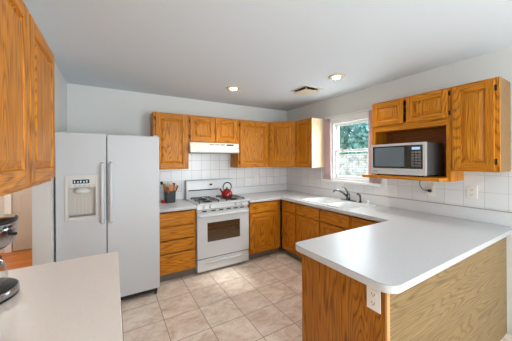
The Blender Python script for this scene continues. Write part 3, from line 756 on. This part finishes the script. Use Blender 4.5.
# range hood
c = thing('range_hood', (-1.59, -.25, 1.597), 'white under-cabinet range hood above the stove', 'range hood')
prof = [(-.012, 1.746), (-.305, 1.746), (-.455, 1.715), (-.46, 1.700), (-.46, 1.600), (-.012, 1.600)]
WHOOD = mat('hood_enamel', lin(240,234,222), .35)
hb = MB().prism([(-.0095, 1.7465), (-.335, 1.7465), (-.345, 1.740), (-.362, 1.632), (-.362, 1.606), (-.0095, 1.606)], -1.969, -1.216, axis='x').build('shell', WHOOD, c, .003)
MB().box(-1.961, -.355, 1.598, -1.214, -.02, 1.6055).build('underside', GREYP, c)
hsg = mat('hood_slot_grey', lin(150,146,138), .5)
for k in range(3): MB().box(-1.69+k*.085, -.352, 1.712, -1.62+k*.085, -.342, 1.728).build('vent_slot', hsg, c)
MB().box(-1.42, -.352, 1.708, -1.305, -.340, 1.730).build('switch_panel', BLACK, c, .001)
MB().box(-1.245, -.358, 1.672, -1.222, -.348, 1.682).build('badge', GREYP, c)
mb = MB().prism([(-.3635, 1.61), (-.3635, 1.622), (-.358, 1.622), (-.358, 1.61)], -1.90, -1.22, axis='x').build('lip', CREAM, c)

# ------------------------------------------------------------------ kettle
kx, ky, kz = -1.448, -.41, .9505
K = thing('tea_kettle', (kx, ky, kz), 'shiny red whistling kettle with black handle on the stove', 'kettle')
MB().lathe(kx, ky, [(0, kz), (.066, kz), (.080, kz+.010), (.084, kz+.030), (.080, kz+.062), (.062, kz+.095), (.038, kz+.110), (.036, kz+.110)], 40).build('body', RED, K)
MB().lathe(kx, ky, [(.037, kz+.1102), (.034, kz+.118), (.013, kz+.124), (.008, kz+.125), (.008, kz+.130), (.013, kz+.134), (.013, kz+.142), (0, kz+.146)], 24).build('lid', BLACK, K)
MB().tube([(kx-.068, ky-.005, kz+.066), (kx-.088, ky-.008, kz+.090), (kx-.100, ky-.01, kz+.112)], [.017, .014, .011], 14).build('spout', RED, K)
MB().tube([(kx-.1005, ky-.01, kz+.1125), (kx-.111, ky-.011, kz+.126)], [.015, .014], 14).build('whistle', BLACK, K)
pts = []
for k in range(19):
    a = -.75 + (PI+1.5)*k/18; pts.append((kx+.006+.066*math.cos(a), ky, kz+.148+.066*math.sin(a)))
MB().tube(pts, [.006]*3+[.009]*13+[.006]*3, 10).build('handle', BLACK, K)
# ------------------------------------------------------------------ utensil crock
ux, uy, uz = -2.215, -.20, CZ1+.0003
c = thing('utensil_crock', (ux, uy, uz), 'dark charcoal square crock packed with cooking utensils beside the fridge', 'crock')
mb = MB(); r_o, r_i = .068, .060
out = [rrect(ux-r, uy-r, ux+r, uy+r, .02) for r in (.062, r_o)]
bm = mb.bm; rings = []
for r, z in ((.058, uz), (.066, uz+.006), (.070, uz+.16), (.063, uz+.16), (.058, uz+.012)): rings.append([bm.verts.new((x, y, z)) for x, y in rrect(ux-r, uy-r, ux+r, uy+r, .02)])
bm.faces.new(rings[0][::-1])
for A, B in zip(rings, rings[1:]):
    for i in range(len(A)): bm.faces.new((A[i], A[(i+1) % len(A)], B[(i+1) % len(A)], B[i]))
bm.faces.new(rings[-1])
mb.build('pot', CROCK, c)
def utensil(name, x, y, dx, dy, L, w, hl, m, label, cat, kind='spoon'):
    b = Vector((ux+x, uy+y, uz+.016)); t = Vector((ux+x+dx, uy+y+dy, uz+.016+L)); dr = (t-b).normalized()
    o = thing(name, b, label, cat, 'utensils in the charcoal crock')
    MB().tube([b, b+dr*(L-hl)], [.005, .006], 8).build('shaft', m, o)
    mb = MB(); q = dr.to_track_quat('Z', 'Y').to_matrix().to_4x4(); base = b+dr*(L-hl)
    mb.M = Matrix.Translation(base) @ q
    if kind == 'spoon': mb.sphere((0, 0, hl/2), w/2, .008, hl/2+.004, 16)
    elif kind == 'ladle': mb.sphere((0, -.012, hl/2), w/2, w/2.6, hl/2, 16)
    else: mb.prism([(-w*.3, 0), (-w/2, hl*.25), (-w/2, hl), (w/2, hl), (w/2, hl*.25), (w*.3, 0)], -.004, .004, axis='y')
    h = mb.build('head', m, o, .001)
    hq = Matrix.Identity(4)
utensil('wooden_spoon', -.03, -.005, -.048, -.035, .255, .068, .10, WOODU, 'pale wooden spoon leaning left in the crock', 'spoon')
utensil('wooden_spoon', -.015, -.040, -.035, -.045, .215, .062, .09, WOODU2, 'darker wooden spoon near the left front of the crock', 'spoon')
utensil('wooden_spatula', .01, -.02, .006, -.02, .235, .064, .10, WOODU, 'flat pale wooden spatula in the middle of the crock', 'spatula', 'flat')
utensil('wooden_spoon', .03, .0, .060, -.03, .235, .066, .10, WOODU, 'pale wooden spoon leaning right in the crock', 'spoon')
utensil('wooden_spatula', .02, .03, .050, .02, .250, .060, .10, WOODU2, 'flat reddish wooden spatula leaning right at the back of the crock', 'spatula', 'flat')
utensil('black_spatula', .035, .02, .085, .00, .22, .05, .07, BLACK, 'black nylon turner leaning far right in the crock', 'spatula', 'flat')
utensil('black_ladle', -.035, .02, -.060, .015, .285, .05, .05, BLACK, 'black ladle at the back left of the crock', 'ladle', 'ladle')
utensil('whisk', .0, .03, -.015, .03, .255, .03, .10, STEEL, 'thin metal tipped utensil upright at the back of the crock', 'utensil', 'spoon')
mb = MB()
mb.prism(rrect(-2.325, -.255, -2.300+.02, -.165, .01), uz, uz+.016).prism(rrect(-2.320, -.250, -2.285, -.170, .01), uz+.0165, uz+.034)
tag(mb.build('pot_holder', REDC, None, .005, segs=3), 'small folded red cloth beside the dark crock and fridge', 'cloth')

# ------------------------------------------------------------------ microwave
mz = 1.3225; my0, my1 = -2.585, -2.052; mx = -.455
Mw = thing('microwave', (-.26, -2.32, mz), 'silver countertop microwave with black glass door in the cabinet niche', 'microwave')
MB().box(mx+.03, my0+.003, mz+.016, -.085, my1-.003, mz+.322).build('casing', mat('microwave_side', lin(128,128,130), .35, metal=.7), Mw, .004)
fr = MB()
fr.box(mx, my0, mz+.014, mx+.0295, my1, mz+.075).box(mx, my0, mz+.302, mx+.0295, my1, mz+.325).box(mx, my1-.022, mz+.075, mx+.0295, my1, mz+.302).box(mx, my0, mz+.075, mx+.0295, my0+.022, mz+.302)
bmesh.ops.remove_doubles(fr.bm, verts=fr.bm.verts, dist=1e-5)
fr.build('front_frame', STEEL, Mw)
dd = MB().box(mx+.002, my0+.140, mz+.0755, mx+.026, my1-.0225, mz+.3015).build('door', GLASSK, Mw)
MB().box(mx+.0008, my0+.185, mz+.095, mx+.0018, my1-.045, mz+.288).build('door_window', MESHK, dd)
cpn = MB().box(mx+.002, my0+.0225, mz+.0755, mx+.026, my0+.139, mz+.3015).build('control_panel', GLASSK, Mw)
MB().box(mx+.0008, my0+.045, mz+.258, mx+.0018, my0+.115, mz+.282).build('display', LCDB, cpn)
mb = MB()
for r in range(6):
    for k in range(3): mb.box(mx+.0008, my0+.038+k*.029, mz+.098+r*.025, mx+.0018, my0+.060+k*.029, mz+.115+r*.025)
mb.build('keypad', mat('keypad_grey', lin(110,110,112), .4), cpn)
MB().box(mx-.0008, my1-.075, mz+.040, mx+.0002, my1-.025, mz+.046).build('badge', BLACK, Mw)
for x in (mx+.06, -.12):
    for y in (my0+.05, my1-.05): MB().cyl((x, y, mz), (x, y, mz+.0158), .012, n=12).build('foot', RUBBER, Mw)
# power cord
c = thing('power_cord', (-.03, -2.40, 1.15), 'short black microwave cord looping down to the outlet beneath the niche', 'power cord')
pts = [(-.05, -2.37, 1.2835), (-.055, -2.355, 1.25), (-.05, -2.352, 1.21), (-.045, -2.37, 1.175), (-.045, -2.40, 1.160), (-.040, -2.425, 1.158)]
MB().tube(pts, .0042, 8).build('cable', BLACK, c)
MB().box(-.050, -2.452, 1.143, -.0168, -2.425, 1.172).build('plug', BLACK, c, .004)

# ------------------------------------------------------------------ outlets
def outlet(origin, u, n, w_, h_, label, gangs=1, name='wall_outlet'):
    o = thing(name, origin, label, 'outlet', None)
    M = face_matrix(origin, u, n)
    mb = MB(); mb.M = M; mb.box(-w_/2, 0, 0, w_/2, .005, h_).build('plate', PLATEM, o, .002)
    for g in range(gangs):
        gu = (g-(gangs-1)/2)*.048
        for zc in (h_*.32, h_*.68):
            mb = MB(); mb.M = M; mb.cyl((gu, .0052, zc), (gu, .0072, zc), .0165, n=20)
            r = mb.build('receptacle', PLATEM, o)
            mb = MB(); mb.M = M
            mb.box(gu-.008, .0073, zc-.004, gu-.0055, .0078, zc+.006).box(gu+.0055, .0073, zc-.004, gu+.008, .0078, zc+.006).cyl((gu, .0073, zc-.009), (gu, .0078, zc-.009), .003, n=8)
            mb.build('slots', SLOTM, r)
    return o
outlet((-.0085, -.672, 1.118), (0,-1,0), (-1,0,0), .115, .115, 'double-width ivory outlet plate on the tiles left of the window', 2)
outlet((-.0085, -2.438, 1.105), (0,-1,0), (-1,0,0), .078, .118, 'ivory outlet under the microwave niche with the black plug in it')
outlet((-.0085, -2.775, 1.118), (0,-1,0), (-1,0,0), .078, .122, 'ivory outlet on the tiles under the tall cabinet at right')
outlet((-.695, -.0085, 1.108), (1,0,0), (0,-1,0), .078, .118, 'ivory outlet on the back wall tiles right of the kettle')
outlet((-1.7965, -2.945, .752), (0,-1,0), (-1,0,0), .072, .118, 'ivory outlet on the brown end panel of the peninsula')

# ------------------------------------------------------------------ curtains and rod
PINK = fabric_mat()
def curtain(ya, yb, label):
    mb = MB(); bm = mb.bm; n = 48; prev = None; zt_, zb = 2.118, 1.190
    rows = 8; grid = []
    for r in range(rows+1):
        z = zt_+(zb-zt_)*r/rows; row = []
        for k in range(n+1):
            a = k/n; y = ya+(yb-ya)*a; x = -.034-.009*math.sin(a*PI*9+.4*math.sin(r*.6))*(0.6+.4*r/rows)
            row.append(bm.verts.new((x, y, z)))
        grid.append(row)
    for r in range(rows):
        for k in range(n): bm.faces.new((grid[r][k], grid[r][k+1], grid[r+1][k+1], grid[r+1][k]))
    mb._fin([v for r in grid for v in r])
    o = mb.build('curtain', PINK, None, smooth=True); s = o.modifiers.new('cloth', 'SOLIDIFY'); s.thickness = .0015
    tag(o, label, 'curtain')
curtain(-.985, -1.108, 'narrow pale pink curtain panel at the left of the sink window')
curtain(-1.745, -1.888, 'narrow pink curtain panel right of the window, mostly behind the microwave cabinet')
c = thing('curtain_rod', (-.034, -1.42, 2.135), 'thin white curtain rod above the sink window', 'curtain rod')
MB().cyl((-.034, -.985, 2.138), (-.034, -1.93, 2.138), .008, n=12).build('rod', TRIMW, c)
for y in (-.99, -1.92): MB().box(-.034, y-.006, 2.120, -.0005, y+.006, 2.1285).build('bracket', TRIMW, c)
for y in (-.985, -1.93): MB().sphere((-.034, y, 2.138), .013, .013, .013, 12).build('finial', GREYP, c)

# ------------------------------------------------------------------ ceiling fixtures
def downlight(x, y, label):
    o = thing('recessed_light', (x, y, H), label, 'ceiling light', 'recessed ceiling lights')
    MB().lathe(x, y, [(.068, H-.012), (.066, H-.014), (.070, H-.0145), (.092, H-.006), (.094, H-.0005), (.068, H-.0005), (.068, H-.012)], 32).build('trim_ring', mat('warm_trim', lin(206,190,166), .4), o)
    MB().lathe(x, y, [(.067, H-.0125), (.058, H-.002), (0, H-.0015)], 32).build('reflector', BRASS, o)
    MB().lathe(x, y, [(0, H-.028), (.025, H-.026), (.044, H-.016), (.046, H-.006), (.0, H-.0045)], 24).build('bulb', BULB, o)
    lamp('downlight_glow', 'SPOT', (x, y, H-.035), (0, 0, -1), 26, (1, .93, .84), spot_size=math.radians(130), spot_blend=.8, shadow_soft_size=.05)
downlight(-1.53, -.826, 'glowing recessed ceiling light nearer the stove')
downlight(-.701, -1.797, 'glowing recessed ceiling light right of the ceiling vent')
vx, vy, r = -.648, -1.245, .155
c = thing('ceiling_vent', (vx, vy, H), 'square cream ceiling vent with a dropped plate between the two lights', 'vent')
mb = MB().box(vx-r, vy-r, H-.006, vx+r, vy-r+.035, H-.0005).box(vx-r, vy+r-.035, H-.006, vx+r, vy+r, H-.0005).box(vx-r, vy-r+.035, H-.006, vx-r+.035, vy+r-.035, H-.0005).box(vx+r-.035, vy-r+.035, H-.006, vx+r, vy+r-.035, H-.0005)
mb.build('frame', BEIGE, c, .001)
MB().box(vx-r+.036, vy-r+.036, H-.003, vx+r-.036, vy+r-.036, H-.0005).build('duct_opening', IRON, c)
MB().box(vx-.125, vy-.125, H-.042, vx+.125, vy+.125, H-.036).build('drop_plate', BEIGE, c, .002)
for sx in (-1, 1):
    for sy in (-1, 1): MB().box(vx+sx*.08-.006, vy+sy*.08-.006, H-.0355, vx+sx*.08+.006, vy+sy*.08+.006, H-.0035).build('spacer', BEIGE, c)
MB().cyl((vx, vy, H-.0425), (vx, vy, H-.045), .008, n=12).build('screw', BRASS, c)

# ------------------------------------------------------------------ coffee maker
px, py, pz = -3.374, -2.222, CZ1+.0003
c = thing('coffee_maker', (px, py, pz), 'chrome and black drip coffee maker with glass carafe on the near left counter', 'coffee maker')
STEELB = mat('coffee_steel', lin(176,176,178), .2, metal=1)
MB().lathe(px, py, [(0, pz), (.124, pz), (.130, pz+.004), (.130, pz+.012)], 48).build('base_foot', BLACK, c)
MB().lathe(px, py, [(.1295, pz+.0123), (.131, pz+.016), (.130, pz+.036), (.126, pz+.039)], 48).build('base_band', STEELB, c)
MB().lathe(px, py, [(.126, pz+.0393), (.120, pz+.043), (.086, pz+.044), (.083, pz+.046), (0, pz+.046)], 48).build('warming_plate', BLACK, c)
MB().box(px-.134, py-.090, pz+.013, px-.090, py+.090, pz+.335).build('water_tank', BLACK, c, .02, segs=4)
hz0 = pz+.212
MB().lathe(px, py, [(0, hz0-.030), (.050, hz0-.030), (.060, hz0-.012), (.095, hz0-.002), (.106, hz0+.008)], 48).build('basket_rim', BLACK, c)
MB().lathe(px, py, [(.106, hz0+.0083), (.114, hz0+.016), (.122, hz0+.040), (.1255, hz0+.070), (.127, hz0+.104), (.120, hz0+.105)], 48).build('brew_head', STEELB, c)
MB().lathe(px, py, [(.127, hz0+.1053), (.129, hz0+.110), (.127, hz0+.120), (.119, hz0+.122)], 48).build('head_rim', BLACK, c)
MB().lathe(px, py, [(.119, hz0+.1223), (.1, hz0+.126), (0, hz0+.128)], 48).build('lid', mat('lid_reflection', lin(80,62,38), .1, metal=.7), c)  # lid coloured brown for the cabinets reflected in it
for a in (-.55, -.38):
    for z in (hz0+.092, hz0+.074):
        q = Vector((math.cos(a), math.sin(a), 0)); p = Vector((px, py, z))+q*.1262; MB().cyl(p, p+q*.004, .0055, n=12).build('button', BLACK, c)
a = -.30; q = Vector((math.cos(a), math.sin(a), 0)); p = Vector((px, py, hz0+.058))+q*.1255
MB().cyl(p, p+q*.016, .007, n=14).build('switch_knob', BLACK, c)
cv = MB().lathe(px+.012, py, [(0, pz+.0465), (.070, pz+.0465), (.082, pz+.062), (.084, pz+.090), (.074, pz+.130), (.060, pz+.150), (.062, pz+.158)], 40).build('carafe', CARAFE, c)
MB().lathe(px+.012, py, [(.063, pz+.1583), (.066, pz+.162), (.060, pz+.172), (0, pz+.174)], 32).build('carafe_lid', BLACK, cv)
MB().lathe(px+.012, py, [(.0735, pz+.130), (.0765, pz+.131), (.070, pz+.144), (.066, pz+.143)], 32).build('carafe_band', STEELB, cv)
MB().tube([(px-.005, py-.066, pz+.160), (px-.010, py-.112, pz+.156), (px-.010, py-.120, pz+.110), (px-.005, py-.090, pz+.075)], .008, 10).build('carafe_handle', BLACK, cv)

# ------------------------------------------------------------------ outside the window
struct('ground_outside', MB().box(.13, -8, -.3, 14, 12, -.2), CONCR)
tag(MB().box(3.2, -3, -.2, 3.4, 8, 1.66).build('garden_wall', block_mat()), 'pale mottled brick garden wall seen through the lower sash', 'wall')
LEAFM = [leaf_mat('leaf_teal', lin(60,118,112), lin(150,205,196)), leaf_mat('leaf_deep', lin(44,98,92), lin(128,184,174))]
def tree(x, y, h, r, k, label):
    t = thing('tree', (x, y, -.2), label, 'tree', 'trees beyond the garden wall')
    MB().tube([(x, y, -.2), (x+.05, y, h*.4), (x, y+.05, h*.8)], [.13, .10, .04], 10).build('trunk', TRUNK, t)
    mb = MB(); bm = mb.bm
    for i in range(3800):
        while True:
            v = Vector((random.uniform(-1,1), random.uniform(-1,1), random.uniform(-1,1)))
            if .25 < v.length < 1: break
        p = Vector((x+v.x*r, y+v.y*r, 1.3+(h-1.3)*.5+v.z*(h-1.0)*.5)); s = random.uniform(.05, .12)
        a = Vector((random.gauss(0,1), random.gauss(0,1), random.gauss(0,1))).normalized(); b = a.orthogonal().normalized(); e = a.cross(b)
        vs = [bm.verts.new(p+b*s), bm.verts.new(p+e*s*.5), bm.verts.new(p-b*s), bm.verts.new(p-e*s*.5)]; bm.faces.new(vs)
    mb.build('foliage', LEAFM[k], t)
tree(5.0, 1.25, 3.1, .95, 0, 'shorter leafy green tree at the right of the window view')
tree(5.2, 3.45, 4.0, 1.12, 1, 'dark leafy tree at the left of the window view')
tree(8.1, 4.0, 4.4, 1.7, 1, 'leafy tree standing farther back between the other two')
